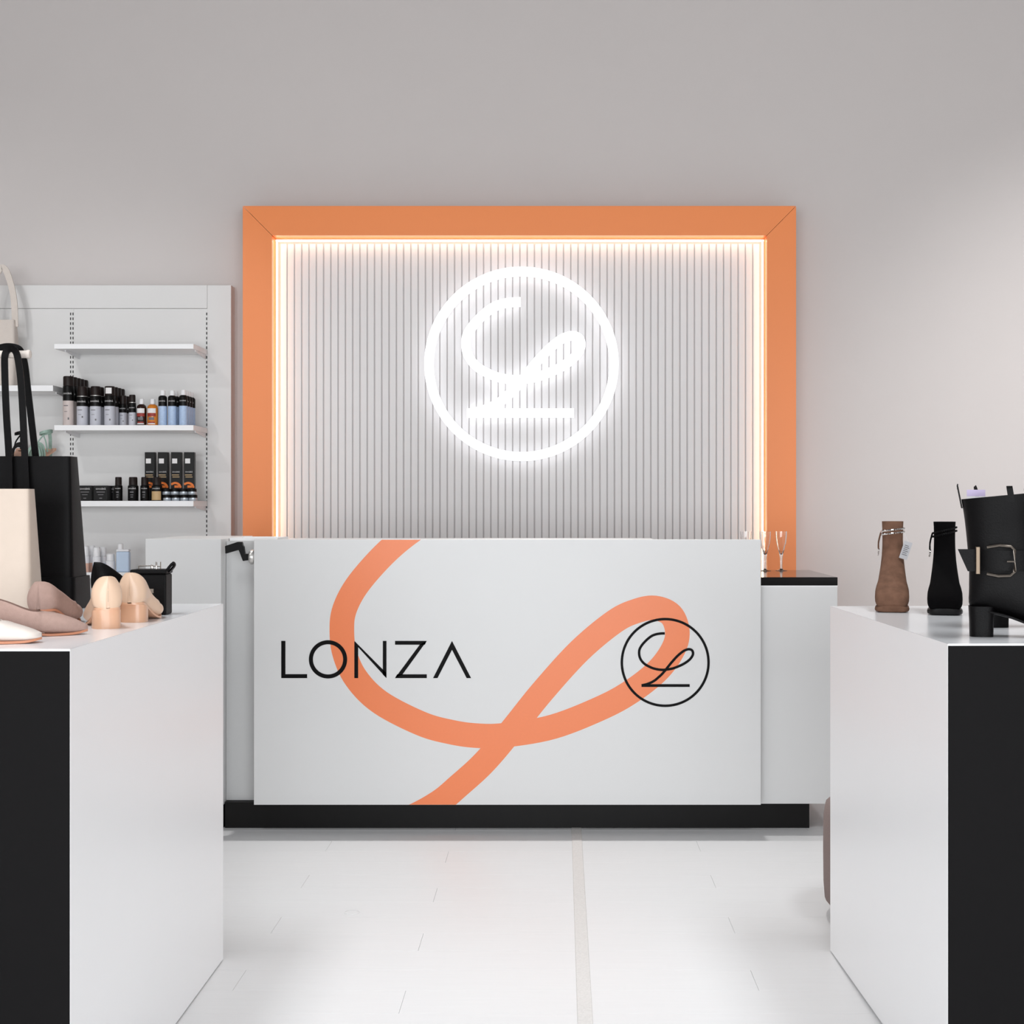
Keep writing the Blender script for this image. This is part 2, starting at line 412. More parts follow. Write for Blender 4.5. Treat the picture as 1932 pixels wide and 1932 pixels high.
# right end cabinet and its black worktop
CD = 5.63
rb = empty('end_cabinet', (.9, CD + .3, 0))
zb = ZZ(1104.5, CD); zt = ZZ(1089, CD)
MB().box(.402, XX(1580, CD), CD, 6.25, .10, zb - .0005).build('body', 'white_laminate', rb, bevel=.001, seg=1)
MB().box(.402, XX(1580, CD) + .0005, CD - .002, CD + .001, zb - .006, zb - .0006).build('edge_band', 'shelf_white', rb)
tag(rb, 'white cabinet under the black worktop at the right end of the counter', 'cabinet')
wt = MB().box(.402, XX(1580, CD), CD - .004, 6.255, zb, zt).build('worktop', 'worktop_black', bevel=.001, seg=1)
tag(wt, 'glossy black worktop carrying the champagne flutes', 'worktop')
# left wing cabinet
lc_ = empty('wing_cabinet', (-1.42, 5.9, 0))
MB().box(-1.552, -1.2655, 5.617, 6.20, .09, ZZ(1017, 5.617)).build('body', 'white_laminate', lc_, bevel=.001, seg=1)
MB().box(-1.53, -1.27, 5.67, 6.18, 0, .0898).build('plinth', 'plinth_black', lc_)
tag(lc_, 'plain white cabinet left of the counter, behind the left display table', 'cabinet')
CT += .0006
tr = empty('document_tray', (-1.17, 5.86, CT))
MB().box(-1.262, -1.076, 5.75, 5.98, CT, CT + .006).build('base', 'shelf_white', tr)
MB().box(-1.262, -1.076, 5.75, 5.756, CT + .0062, CT + .012).box(-1.262, -1.076, 5.974, 5.98, CT + .0062, CT + .012).box(-1.262, -1.256, 5.7562, 5.9738, CT + .0062, CT + .012).box(-1.082, -1.076, 5.7562, 5.9738, CT + .0062, CT + .012).build('rim', 'shelf_white', tr)
tag(tr, 'thin white tray lying on the left end of the counter top', 'tray')

# champagne flutes
def flute():
    r = empty('champagne_flute', (0, 0, 0))
    out = [(.024, .0), (.024, .0012), (.010, .003), (.005, .008), (.0042, .02), (.0045, .05), (.0075, .07), (.013, .09), (.0195, .115), (.0228, .14), (.0235, .164)]
    inn = [(.0225, .164), (.0218, .14), (.0185, .115), (.012, .09), (.0062, .072), (.001, .068)]
    MB().lathe(out + inn, 24).build('bowl_and_foot', 'clear_glass', r, local=True, smooth=True)
    return tag(r, 'x', 'glass', 'champagne flutes on the black worktop')
f0 = flute()
for i, (px, d, lb) in enumerate([(1474, 6.19, 'clear champagne flute standing farthest right on the black worktop'),
                                 (1443.5, 6.17, 'clear champagne flute half hidden by the counter panel edge'),
                                 (1407, 6.18, 'clear champagne flute with only its rim showing above the counter')]):
    o = f0 if i == 0 else dup(f0, (0, 0, 0))
    o.location = (XX(px, d), d, zt); o['label'] = lb

# ------------------------------------------------------------------ display tables
def table(xin, xout, yf, yb, zt, yaw, label):
    """xin = aisle side x at pivot (front corner)"""
    sgn = 1 if xout > xin else -1
    w = abs(xout - xin); d = yb - yf
    t = empty('display_table', (xin, yf, 0), yaw)
    def bx(x0, x1, y0, y1, z0, z1): a, b = sorted((sgn * x0, sgn * x1)); return MB().box(a, b, y0, y1, z0, z1)
    def pr(pts, y0, y1): return MB().poly([(sgn * x, z) for x, z in pts], y0, y1)
    pr([(.0002, zt), (w - .0002, zt), (w - .018, zt - .0178), (.018, zt - .0178)], 0, d).build('top', 'table_laminate', t, local=True)
    pr([(0, .004), (.018, .004), (.018, zt - .018), (0, zt - .0002)], 0, d).build('side_panel', 'table_side', t, local=True)
    pr([(w, .004), (w - .018, .004), (w - .018, zt - .018), (w, zt - .0002)], 0, d).build('side_panel', 'table_side', t, local=True)
    bx(.0006, w - .0006, -.0012, -.0001, .004, zt - .004).build('end_panel', 'black_laminate', t, local=True)
    bx(.019, w - .019, d - .018, d - .001, .004, zt - .0305).build('end_panel', 'black_laminate', t, local=True)
    bx(.006, w - .006, .02, d - .006, 0, .0038).build('base_skid', 'plinth_black', t, local=True)
    return tag(t, label, 'display table')
ZL, ZR = .966, .954
table(-.900, -1.85, 2.752, 4.02, ZL, 0.0, 'white display table with black end, left, holding bags and pumps')
table(.789, 1.75, 2.985, 4.10, ZR, math.atan2(.030, 1.12), 'white display table with black end, right, holding ankle boots')
# pouf behind the right table
pf = empty('pouf', (1.080, 4.44, 0))
MB().lathe([(.20, .03), (.255, .032), (.270, .05), (.274, .10), (.275, .2), (.274, .30), (.268, .335), (.24, .358), (.15, .366), (.01, .367)], 40).build('cushion', 'pouf_fabric', pf, local=True, smooth=True, auto=math.radians(60))
for a in range(4):
    MB().lathe([(.018, 0), (.022, .0295)], 12, (.17 * math.cos(a * math.pi / 2 + .78), .17 * math.sin(a * math.pi / 2 + .78), 0)).build('foot', 'plinth_black', pf, local=True)
tag(pf, 'round taupe upholstered pouf peeking out behind the right display table', 'pouf')

# ------------------------------------------------------------------ wall shelving unit
UD = 7.02
su = empty('shelving_unit', (XX(260, UD), UD, 0))
ux0, ux1, uz1 = -3.1, XX(436, UD), ZZ(538, UD)
sx_ = XX(391, UD); fz = ZZ(582, UD); stx = XX(135, UD)
MB().box(ux0, sx_ - .0008, UD, WALL_D, fz + .0008, uz1).build('fascia', 'unit_panel', su, bevel=.0008, seg=1)
MB().box(sx_, ux1, UD, WALL_D, 0, uz1).build('end_stile', 'unit_panel', su, bevel=.001, seg=1)
MB().box(stx + .006, sx_ - .006, UD + .004, WALL_D, 0, fz - .0008).build('back_panel', 'unit_panel', su)
MB().box(ux0, stx - .006, UD + .004, WALL_D, 0, fz - .0008).build('back_panel', 'unit_panel', su)
def standard(x0, x1, cols):
    st = MB().box(x0, x1, UD + .002, WALL_D, 0, fz - .001).build('slotted_standard', 'unit_panel', su)
    m = MB()
    for c in cols:
        z = .9
        while z < fz - .03:
            m.box(c - .0022, c + .0022, UD + .0010, UD + .0035, z, z + .0125); z += .0228
    s = m.build('slots', 'slot_dark', st); s['kind'] = 'stuff'
standard(stx - .0055, stx + .0055 + .004, (XX(133, UD), XX(137.6, UD)))
standard(sx_ - .0055, sx_ - .0005, (sx_ - .003,))
tag(su, 'white wall shelving unit with slotted uprights beside the orange frame', 'shelving unit')
SF, SB = 6.755, UD + .001
def shelf(xa, xb, ytop, ybot, label):
    """xa, xb: pixel ends of the front edge; ytop, ybot its pixel rows"""
    zt_, zb_ = ZZ(ytop, SF), ZZ(ybot, SF); x0, x1 = XX(xa, SF), XX(xb, SF)
    s = empty('shelf', ((x0 + x1) / 2, SF, zb_))
    MB().box(x0, x1, SF, SB, zb_, zt_).build('board', 'shelf_white', s, bevel=.001, seg=1)
    for x in (x0 + .03, x1 - .008):
        if x > -2.9:
            MB().add([(x - .002, SB, zb_), (x + .002, SB, zb_), (x + .002, SB - .2, zb_), (x - .002, SB - .2, zb_), (x - .002, SB, zb_ - .022), (x + .002, SB, zb_ - .022), (x + .002, SB - .2, zb_ - .006), (x - .002, SB - .2, zb_ - .006)],
                     [(0, 1, 2, 3), (4, 7, 6, 5), (0, 4, 5, 1), (1, 5, 6, 2), (2, 6, 7, 3), (3, 7, 4, 0)]).build('bracket', 'white_plastic', s)
    tag(s, label, 'shelf', 'shelves of the wall unit'); return zt_
Z1 = shelf(102, 365, 648.5, 658, 'empty top shelf of the wall unit')
Z2 = shelf(102, 365, 802, 812, 'white wall shelf carrying black spray cans and blue bottles')
Z3 = shelf(102, 365, 945, 955.5, 'white wall shelf carrying tall black boxes and small black bottles')
Z4 = shelf(102, 365, 1080, 1091, 'lowest white wall shelf carrying pale bottles')
ZLa = shelf(-160, 100, 727, 738, 'white wall shelf at the far left under the beige bag')
ZLb = shelf(-160, 100, 866, 877, 'white wall shelf behind the black tote carrying strappy sandals')
# ---- bottles
def px2m(p, D=6.8): return p * D / F_PX
def bent(body, w, r, z, hgt=None):
    vs, fs = textgeo(body, w, hgt); m = MB()
    m.add([(r * math.sin(x / r), -r * math.cos(x / r), z + y) for x, y in vs], fs); return m
def decor(par, r, specs, mn='label_white'):
    """small print bars bent round the can: (x, z, w, h)"""
    m = MB(); r = r * 1.012 + .0003
    for x, z, w, h in specs:
        k = 12; vs = []
        for i in range(k + 1):
            a = (x - w / 2 + w * i / k) / r
            vs += [(r * math.sin(a), -r * math.cos(a), z), (r * math.sin(a), -r * math.cos(a), z + h)]
        m.add(vs, [(2 * i, 2 * i + 2, 2 * i + 3, 2 * i + 1) for i in range(k)])
    m.build('print', mn, par, local=True)['kind'] = 'stuff'
def can(name, r, h, capf, blackf, body, seed=0, sticker=False, capr=.86, ring=True):
    """capf / blackf: heights (fraction) where the black label and the cap start"""
    o = empty(name, (0, 0, 0))
    zb_, zc = h * blackf, h * capf
    MB().lathe([(r * .94, 0), (r, .003), (r, zb_)], 24).build('body', body, o, local=True, smooth=True)
    lb = MB().lathe([(r * 1.006, zb_), (r * 1.006, zc - .004), (r * .93, zc)], 24).build('label', 'can_black', o, local=True, smooth=True)
    bent('coccinè', r * 1.75, r * 1.012, zb_ + (zc - zb_) * .5).build('lettering', 'label_white', lb, local=True)
    if ring: MB().lathe([(r * .95, zc - .0005), (r * .95, zc + .0018)], 24).build('ring', 'aluminium', o, local=True, smooth=True)
    cpo = MB().lathe([(r * capr, zc + .001), (r * capr, h - .006), (r * capr * .93, h - .001), (r * capr * .8, h)], 24).build('cap', 'can_cap', o, local=True, smooth=True)
    if sticker: decor(cpo, r * capr * 1.01, [(0, zc + (h - zc) * .2, r * 1.2, (h - zc) * .62)])
    rnd = random.Random(seed)
    decor(o, r * 1.006, [(-r * .2, zb_ * .78, r * .9, zb_ * .035), (-r * .2, zb_ * .55, r * .6, zb_ * .02), (r * .3, zb_ * (.2 + .2 * rnd.random()), r * .25, zb_ * .09)], 'label_grey')
    return o
ORD = ['front', 'second', 'third', 'fourth', 'fifth', 'sixth']
def place_row(proto, pxc, z, dstart, count, ddepth, label, cat, group, dx=0.0):
    for i in range(count):
        o = proto if i == 0 else dup(proto, (0, 0, 0))
        d = dstart + i * ddepth
        o.location = (XX(pxc, dstart) + dx * i, d, z)
        lb = label if (i == 0) else '%s, %s in its row' % (label.replace(' with white sticker on its cap', ' behind the stickered one').replace(', middle of the blue group', ' in the blue group'), ORD[i])
        tag(o, lb, cat, group)
GRP = 'shoe care products on the wall shelves'
D0 = 6.79
def H(y0, y1, D=D0): return (y1 - y0) * D / F_PX
def place(px0, px1, ytop, ybase, mk, count, label, cat, z, dd=.05, dx=0.0, D=D0):
    r = (px1 - px0) * D / F_PX / 2; h = (ybase - ytop) * D / F_PX
    p = mk(r, h)
    place_row(p, (px0 + px1) / 2, z, D + r * .2, count, max(dd, 2 * r + .002), label, cat, GRP, dx)
place(119, 139.5, 708, 801, lambda r, h: can('spray_can', r, h, .80, .50, 'can_beige', 1, capr=.95, ring=False), 5, 'tallest black and beige spray can at the left shelf end', 'spray can', Z2)
place(145, 166, 727.5, 801, lambda r, h: can('spray_can', r, h, .74, .49, 'can_grey', 2), 2, 'black and grey spray can next to the tallest can', 'spray can', Z2)
place(170, 191, 727, 801, lambda r, h: can('spray_can', r, h, .755, .485, 'can_grey', 3), 2, 'black and grey spray can third from the left shelf end', 'spray can', Z2)
place(197, 217.5, 727, 801, lambda r, h: can('spray_can', r, h, .76, .49, 'can_grey', 4, sticker=True, capr=.93, ring=False), 4, 'black and grey spray can with white sticker on its cap', 'spray can', Z2)
place(225, 239.5, 743, 801, lambda r, h: can('spray_can', r, h, .72, .44, 'can_grey', 5, ring=False), 2, 'short spray can with dim label, left of the short bright one', 'spray can', Z2, D=6.86)
place(243, 256.5, 743, 801, lambda r, h: can('spray_can', r, h, .74, .42, 'can_grey', 6), 1, 'short black and grey spray can beside the brown bottle', 'spray can', Z2)
def liquid(r, h, m):
    o = empty('polish_bottle', (0, 0, 0)); hs = h * .80
    b = MB().lathe([(r * .94, 0), (r, .003), (r, hs * .80), (r * .86, hs * .93), (r * .5, hs)], 20); b.build('body', m, o, local=True, smooth=True)
    MB().lathe([(r * .48, hs + .0005), (r * .46, h - .002), (r * .4, h)], 16).build('cap', 'white_plastic', o, local=True, smooth=True)
    decor(o, r * 1.01, [(0, hs * .58, r * 1.7, hs * .22), (0, hs * .05, r * 1.5, hs * .05)], 'label_white')
    decor(o, r * 1.012, [(0, hs * .42, r * 1.7, hs * .15), (0, hs * .11, r * 1.3, hs * .06)], 'label_red')
    decor(o, r * 1.015, [(0, hs * .25, r * 1.1, hs * .13)], 'label_grey')
    return o
place(258, 276.5, 751, 801, lambda r, h: liquid(r, h, 'brown_liquid'), 1, 'small dark brown bottle with white cap', 'bottle', Z2)
place(278, 298, 751, 801, lambda r, h: liquid(r, h, 'amber_liquid'), 1, 'small amber bottle with white cap', 'bottle', Z2)
def foam(r, h):
    o = empty('spray_bottle', (0, 0, 0))
    MB().lathe([(r * .95, 0), (r, .003), (r, h * .55)], 20).build('body', 'can_blue', o, local=True, smooth=True)
    lb = MB().lathe([(r * 1.005, h * .55), (r * 1.005, h * .79), (r * .9, h * .83), (r * .6, h * .855)], 20).build('label', 'can_black', o, local=True, smooth=True)
    bent('coccinè', r * 1.7, r * 1.012, h * .70).build('lettering', 'label_white', lb, local=True)
    MB().lathe([(r * .62, h * .856), (r * .60, h * .97), (r * .5, h)], 16).build('cap', 'white_plastic', o, local=True, smooth=True)
    return o
place(299, 315, 735, 801, foam, 1, 'slim blue and black spray bottle beside the amber bottle', 'spray bottle', Z2)
place(317, 333, 735, 801, foam, 2, 'slim blue and black spray bottle, middle of the blue group', 'spray bottle', Z2, dx=.003)
place(338, 354, 734, 801, foam, 4, 'slim blue and black spray bottle at the right shelf end', 'spray bottle', Z2, dx=-.0005)
# shelf 3
def carton(w, h, d, name='carton', big=False):
    o = empty(name, (0, 0, 0))
    b = MB().box(-w / 2, w / 2, 0, d, 0, h).build('box', 'can_black', o, local=True, bevel=.0008, seg=1)
    vs, fs = textgeo('coccinè', w * .72); yy = -.0006
    MB().add([(x, yy, (h * .60 if big else h * .80) + y) for x, y in vs], fs).build('lettering', 'label_white', b, local=True)
    def q(m, x0, x1, z0, z1, mn):
        m.box(x0, x1, yy, .0, z0, z1)
    if big:
        m = MB(); q(m, -w * .38, w * .12, h * .77, h * .87, 0); m.build('price_sticker', 'label_white', b, local=True)
        m = MB(); q(m, -w * .4, w * .3, h * .525, h * .54, 0); q(m, -w * .35, w * .35, h * .485, h * .5, 0); m.build('print', 'label_gold', b, local=True)['kind'] = 'stuff'
        pts = crom([(-w * .48, h * .34), (-w * .1, h * .37), (w * .3, h * .34), (w * .48, h * .27)], 4)
        m = MB().ribbon(pts, h * .022, yy, 0); q(m, -w * .15, w * .3, h * .27, h * .32, 0); m.build('swoosh', 'label_orange', b, local=True)['kind'] = 'stuff'
    else:
        m = MB(); q(m, -w * .3, w * .3, h * .55, h * .6, 0); q(m, -w * .2, w * .2, h * .38, h * .42, 0); q(m, -w * .1, w * .1, h * .15, h * .2, 0); m.build('print', 'label_grey', b, local=True)['kind'] = 'stuff'
    return o
def put(o, px, D, z, label, cat): o.location = (XX(px, D), D, z); tag(o, label, cat, GRP)
b0 = carton(px2m(26), H(915, 944), .06)
put(b0, 160, 6.79, Z3, 'small black carton nearest the black tote on the middle shelf', 'carton')
b1 = dup(b0, (0, 0, 0)); put(b1, 190, 6.79, Z3, 'small black carton right of its twin on the middle shelf', 'carton')
b2 = dup(b0, (0, 0, 0)); put(b2, 205.5, 6.86, Z3, 'small black carton half hidden behind the leftmost small bottle', 'carton')
b3 = dup(b0, (0, 0, 0)); put(b3, 140, 6.87, Z3, 'small black carton mostly hidden behind the black tote', 'carton')
tb = carton(px2m(19.2), H(852, 944, 6.9), .03, 'tall_carton', True)
for i, (px, w) in enumerate([(282.5, 'leftmost'), (307, 'second from left'), (332, 'third from left'), (356.5, 'rightmost')]):
    o = tb if i == 0 else dup(tb, (0, 0, 0)); put(o, px, 6.9, Z3, 'tall black carton with orange swoosh, %s of four' % w, 'carton')
def small(r, h, gold=False):
    o = empty('polish_bottle', (0, 0, 0)); hs = h * .66
    b = MB().lathe([(r * .95, 0), (r, .002), (r, hs * .94), (r * .84, hs)], 20).build('body', 'can_black', o, local=True, smooth=True)
    MB().lathe([(r * .82, hs + .0004), (r * .80, h - .003), (r * .7, h)], 18).build('cap', 'can_cap', o, local=True, smooth=True)
    bent('coccinè', r * 1.6, r * 1.012, hs * .80).build('lettering', 'label_white', b, local=True)
    if gold: decor(o, r * 1.01, [(0, hs * .05, r * 2.2, hs * .56)], 'label_gold')
    else: decor(o, r * 1.01, [(0, hs * .52, r * .7, hs * .07), (0, hs * .22, r * .5, hs * .05), (0, hs * .36, r * .6, hs * .04)], 'label_grey')
    return o
for x0, x1, gd, lb in [(216, 231, 0, 'small black bottle standing right of the black cartons'), (241.5, 261, 0, 'widest small black bottle, second from the cartons'), (265, 281.5, 0, 'small black bottle in front of the leftmost tall carton'), (286.5, 306, 1, 'small black bottle with gold label before the tall cartons')]:
    place(x0, x1, 899, 944, lambda r, h: small(r, h, bool(gd)), 1, lb, 'bottle', Z3)
def tin(r, h):
    o = empty('polish_tin', (0, 0, 0))
    MB().lathe([(r * .97, 0), (r, .001), (r, h * .5)], 20).build('base', 'tin_silver', o, local=True, smooth=True)
    MB().lathe([(r * 1.03, h * .5), (r * 1.03, h * .92), (r * .95, h)], 20).build('lid', 'can_black', o, local=True, smooth=True)
    return o
tr_ = px2m(15.5) / 2; th = px2m(11.5); t0 = tin(tr_, th)
k = 0
for row in range(2):
    for i in range(4):
        o = t0 if k == 0 else dup(t0, (0, 0, 0)); k += 1
        d = 6.795 + .012 * row
        put(o, 315.5 + 16.3 * i - row * 1.5, d, Z3 + row * (th + .0003), 'flat silver and black polish tin, %s tin of the %s layer' % (['leftmost', 'second', 'third', 'rightmost'][i], ['bottom', 'top'][row]), 'tin')
# shelf 4
def pale(r, h, m):
    o = empty('care_bottle', (0, 0, 0)); hs = h * .62
    MB().lathe([(r * .95, 0), (r, .002), (r, hs * .55)], 18).build('body', m, o, local=True, smooth=True)
    MB().lathe([(r, hs * .55), (r, hs * .95), (r * .85, hs)], 18).build('shoulder', 'pale_white', o, local=True, smooth=True)
    MB().lathe([(r * .86, hs + .0004), (r * .84, h - .004), (r * .6, h)], 18).build('cap', 'white_plastic', o, local=True, smooth=True)
    return o
place(153.5, 168.5, 1031.5, 1081, lambda r, h: pale(r, h, 'pale_peach'), 2, 'pale bottle with peach base on the lowest shelf', 'bottle', Z4, dx=.012)
place(175, 190, 1034, 1081, lambda r, h: pale(r, h, 'pale_blue'), 2, 'pale bottle with light blue base on the lowest shelf', 'bottle', Z4, dx=.012)
place(200, 217, 1046, 1081, lambda r, h: pale(r, h, 'pale_white'), 1, 'short all white bottle on the lowest shelf', 'bottle', Z4)
def jug(r, h):
    o = empty('care_bottle', (0, 0, 0))
    MB().box(-r, r, -.012, .022, 0, h * .72).build('body', 'pale_blue', o, local=True, bevel=.006)
    MB().box(-r * .98, r * .98, -.0115, .0215, h * .722, h * .8).build('shoulder', 'pale_white', o, local=True, bevel=.003)
    MB().lathe([(r * .42, h * .8), (r * .40, h - .002), (r * .3, h)], 16, (-r * .45, .005, 0)).build('cap', 'white_plastic', o, local=True, smooth=True)
    return o
place(220, 244.5, 1027.5, 1081, jug, 1, 'broad light blue bottle with off-centre white cap, lowest shelf', 'bottle', Z4)

# ------------------------------------------------------------------ beige bag and sandals on the left shelves
bb = empty('shoulder_bag', (-2.56, 6.88, ZLa))
def bagshape(w0, w1, d0, d1, h, n=10, sag=0.0, corner=.25, mn=None):
    rings_ = []
    for i in range(n + 1):
        t = i / n; w = (w0 + (w1 - w0) * t) / 2; d = (d0 + (d1 - d0) * t) / 2
        bul = 1 + sag * math.sin(math.pi * t)
        r = []
        for k in range(32):
            a = 2 * math.pi * (k + .5) / 32; c, s_ = math.cos(a), math.sin(a)
            e = corner
            r.append(Vector((w * bul * math.copysign(abs(c) ** e, c), d * bul * math.copysign(abs(s_) ** e, s_), h * t)))
        rings_.append(r)
    # inner lining for an open top
    top = rings_[-1]
    rings_.append([Vector((p.x * .96, p.y * .9, p.z)) for p in top]); rings_.append([Vector((p.x * .95, p.y * .85, p.z - h * .3)) for p in top])
    return MB().rings(rings_)
wB = 2 * (XX(28, 6.85) + 2.56)
bagshape(wB, wB * .88, .12, .05, ZZ(603, 6.85) - ZLa, sag=.08, corner=.35).build('body', 'canvas_beige', bb, local=True, smooth=True)
hb = ZZ(603, 6.85) - ZLa
MB().tube(crom([(-wB * .42, 0, hb - .03), (-wB * .40, 0, hb + .12), (-wB * .2, 0, hb + .22), (0, 0, hb + .245), (wB * .2, 0, hb + .20), (wB * .38, 0, hb + .10), (wB * .43, 0, hb - .03)], 5), .01, flat=(.014, .003), up=(0, 1, 0)).build('strap', 'canvas_beige', bb, local=True)
tag(bb, 'off white canvas shoulder bag standing on the far left wall shelf', 'bag')
def sandal(mname, label, px, rz):
    o = empty('strappy_sandal', (XX(px, 6.85), 6.85, ZLb), rz)
    sole = MB(); rs = []
    for t in range(13):
        u = t / 12; y = -.10 + .21 * u
        w = .03 * (0.35 + .65 * math.sin(math.pi * min(1, (u + .12) / 1.12)) ** .5) if u < .5 else .03 - .008 * (u - .5) * 2 * .6
        z = .012 + .045 * max(0, (u - .3) / .7) ** 1.3
        rs.append([Vector((-w, y, z - .01)), Vector((w, y, z - .01)), Vector((w, y, z)), Vector((-w, y, z))])
    sole.rings(rs).build('sole', 'skin_insole', o, local=True)
    MB().lathe([(.012, 0), (.018, .045)], 12, (0, .085, 0)).build('heel', mname, o, local=True)
    for (y, zt_, dz) in [(-.06, .055, 0), (-.04, .06, 0), (-.015, .07, 0)]:
        MB().tube([( .03 * math.cos(a), y + .01 * math.sin(a), .012 + zt_ * math.sin(a) * .9) for a in [math.pi * i / 12 for i in range(13)]], .004, flat=(.006, .0015), up=(0, 1, 0)).build('strap', mname, o, local=True)
    MB().tube([(.027 * math.cos(a), .06 + .032 * math.sin(a), .128 + .008 * math.cos(a)) for a in [2 * math.pi * i / 24 for i in range(24)]], .004, closed=True, flat=(.0015, .006)).build('ankle_strap', mname, o, local=True)
    MB().tube(crom([(0, .098, .05), (0, .1, .09), (0, .094, .13)], 4), .004, flat=(.008, .0015), up=(0, 1, 0)).build('back_strap', mname, o, local=True)
    MB().tube(crom([(-.028, .02, .035), (-.02, .02, .08), (0, .035, .115)], 4), .0035, 6).tube(crom([(.028, .02, .035), (.02, .02, .08), (0, .035, .115)], 4), .0035, 6).build('side_straps', mname, o, local=True)
    return tag(o, label, 'sandal')
sandal('black_leather', 'black strappy sandal seen between the tote handles', 37, .25)
sandal('mint', 'mint green strappy sandal above the black tote', 75, -.15)

# ------------------------------------------------------------------ bags on the left table
TD = 3.83
tx1 = XX(148, TD); twid = .37
tt = empty('tote_bag', (tx1 - twid / 2, TD + .02, ZL))
hT = ZZ(861, TD) - ZL
bagshape(twid + .006, twid - .035, .15, .07, hT, sag=.0, corner=.16).build('body', 'black_leather', tt, local=True, smooth=True)
bagshape(twid + .014, twid + .010, .158, .152, ZZ(1088, TD) - ZL, n=3, corner=.16).build('base_band', 'black_leather', tt, local=True, smooth=True)
MB().lathe([(.004, 0), (.003, .002)], 10).xf(Matrix.Translation((XX(106, TD) - wloc(tt).x, -.0775, ZZ(1101, TD) - ZL)) @ Matrix.Rotation(math.pi / 2, 4, 'X')).build('stud', 'pewter', tt, local=True)
BARZ = ZZ(667, TD)
def strap(pts, name='handle', w=.0085):
    q = [P(x, y, d) for x, y, d in pts]
    MB().tube([Vector(c) for c in crom([tuple(p) for p in q], 6)], .01, flat=(w, .0022), up=(0, 1, 0)).build(name, 'black_leather', tt)
strap([(50, 925, 3.785), (47, 862, 3.80), (41, 740, 3.81), (36, 690, 3.812), (30, 664, 3.815), (20, 658, 3.83), (10, 668, 3.835), (9, 700, 3.83), (12, 780, 3.82), (17, 862, 3.80), (18, 925, 3.785)])
strap([(70, 880, 3.905), (66, 850, 3.90), (53, 740, 3.875), (47, 690, 3.862), (40, 664, 3.855), (28, 655, 3.845), (5, 655, 3.848), (-15, 668, 3.856), (-25, 740, 3.87), (-30, 880, 3.905)])
tag(tt, 'large black leather tote with long handles hung over a stand arm', 'bag')
sd = empty('bag_stand', (-1.66, TD + .02, ZL))
MB().lathe([(.07, 0), (.07, .008), (.012, .012)], 24).build('base', 'aluminium', sd, local=True, smooth=True)
MB().lathe([(.009, .0122), (.009, BARZ - ZL - .012)], 14).build('post', 'aluminium', sd, local=True, smooth=True)
MB().tube([(-.01, 0, BARZ - ZL), (.05, 0, BARZ - ZL), (XX(46, TD) + 1.66, 0, BARZ - ZL)], .010, 12).build('arm', 'canvas_beige', sd, local=True, smooth=True)
MB().lathe([(.004, -.008), (.0105, -.004), (.012, .002), (.0105, .007), (.003, .010)], 14).xf(Matrix.Translation((XX(47, TD) + 1.66, 0, BARZ - ZL)) @ Matrix.Rotation(math.pi / 2, 4, 'Y')).build('end_knob', 'canvas_beige', sd, local=True, smooth=True)
tag(sd, 'pale bag stand with a round arm holding the black tote handles', 'bag stand')
cbD = 3.50; cw = .30
cb = empty('handbag', (XX(57, cbD) - cw / 2, cbD + .055, ZL))
bagshape(cw, cw - .030, .11, .05, ZZ(922, cbD) - ZL, corner=.2).build('body', 'cream_leather', cb, local=True, smooth=True)
hc = ZZ(922, cbD) - ZL
MB().tube(crom([(-.09, -.02, hc - .02), (-.085, -.02, hc + .05), (-.05, -.02, hc + .09), (-.01, -.02, hc + .09)], 4), .005, 8).build('handle', 'cream_leather', cb, local=True, smooth=True)
tag(cb, 'cream leather bag standing in front of the black tote', 'bag')

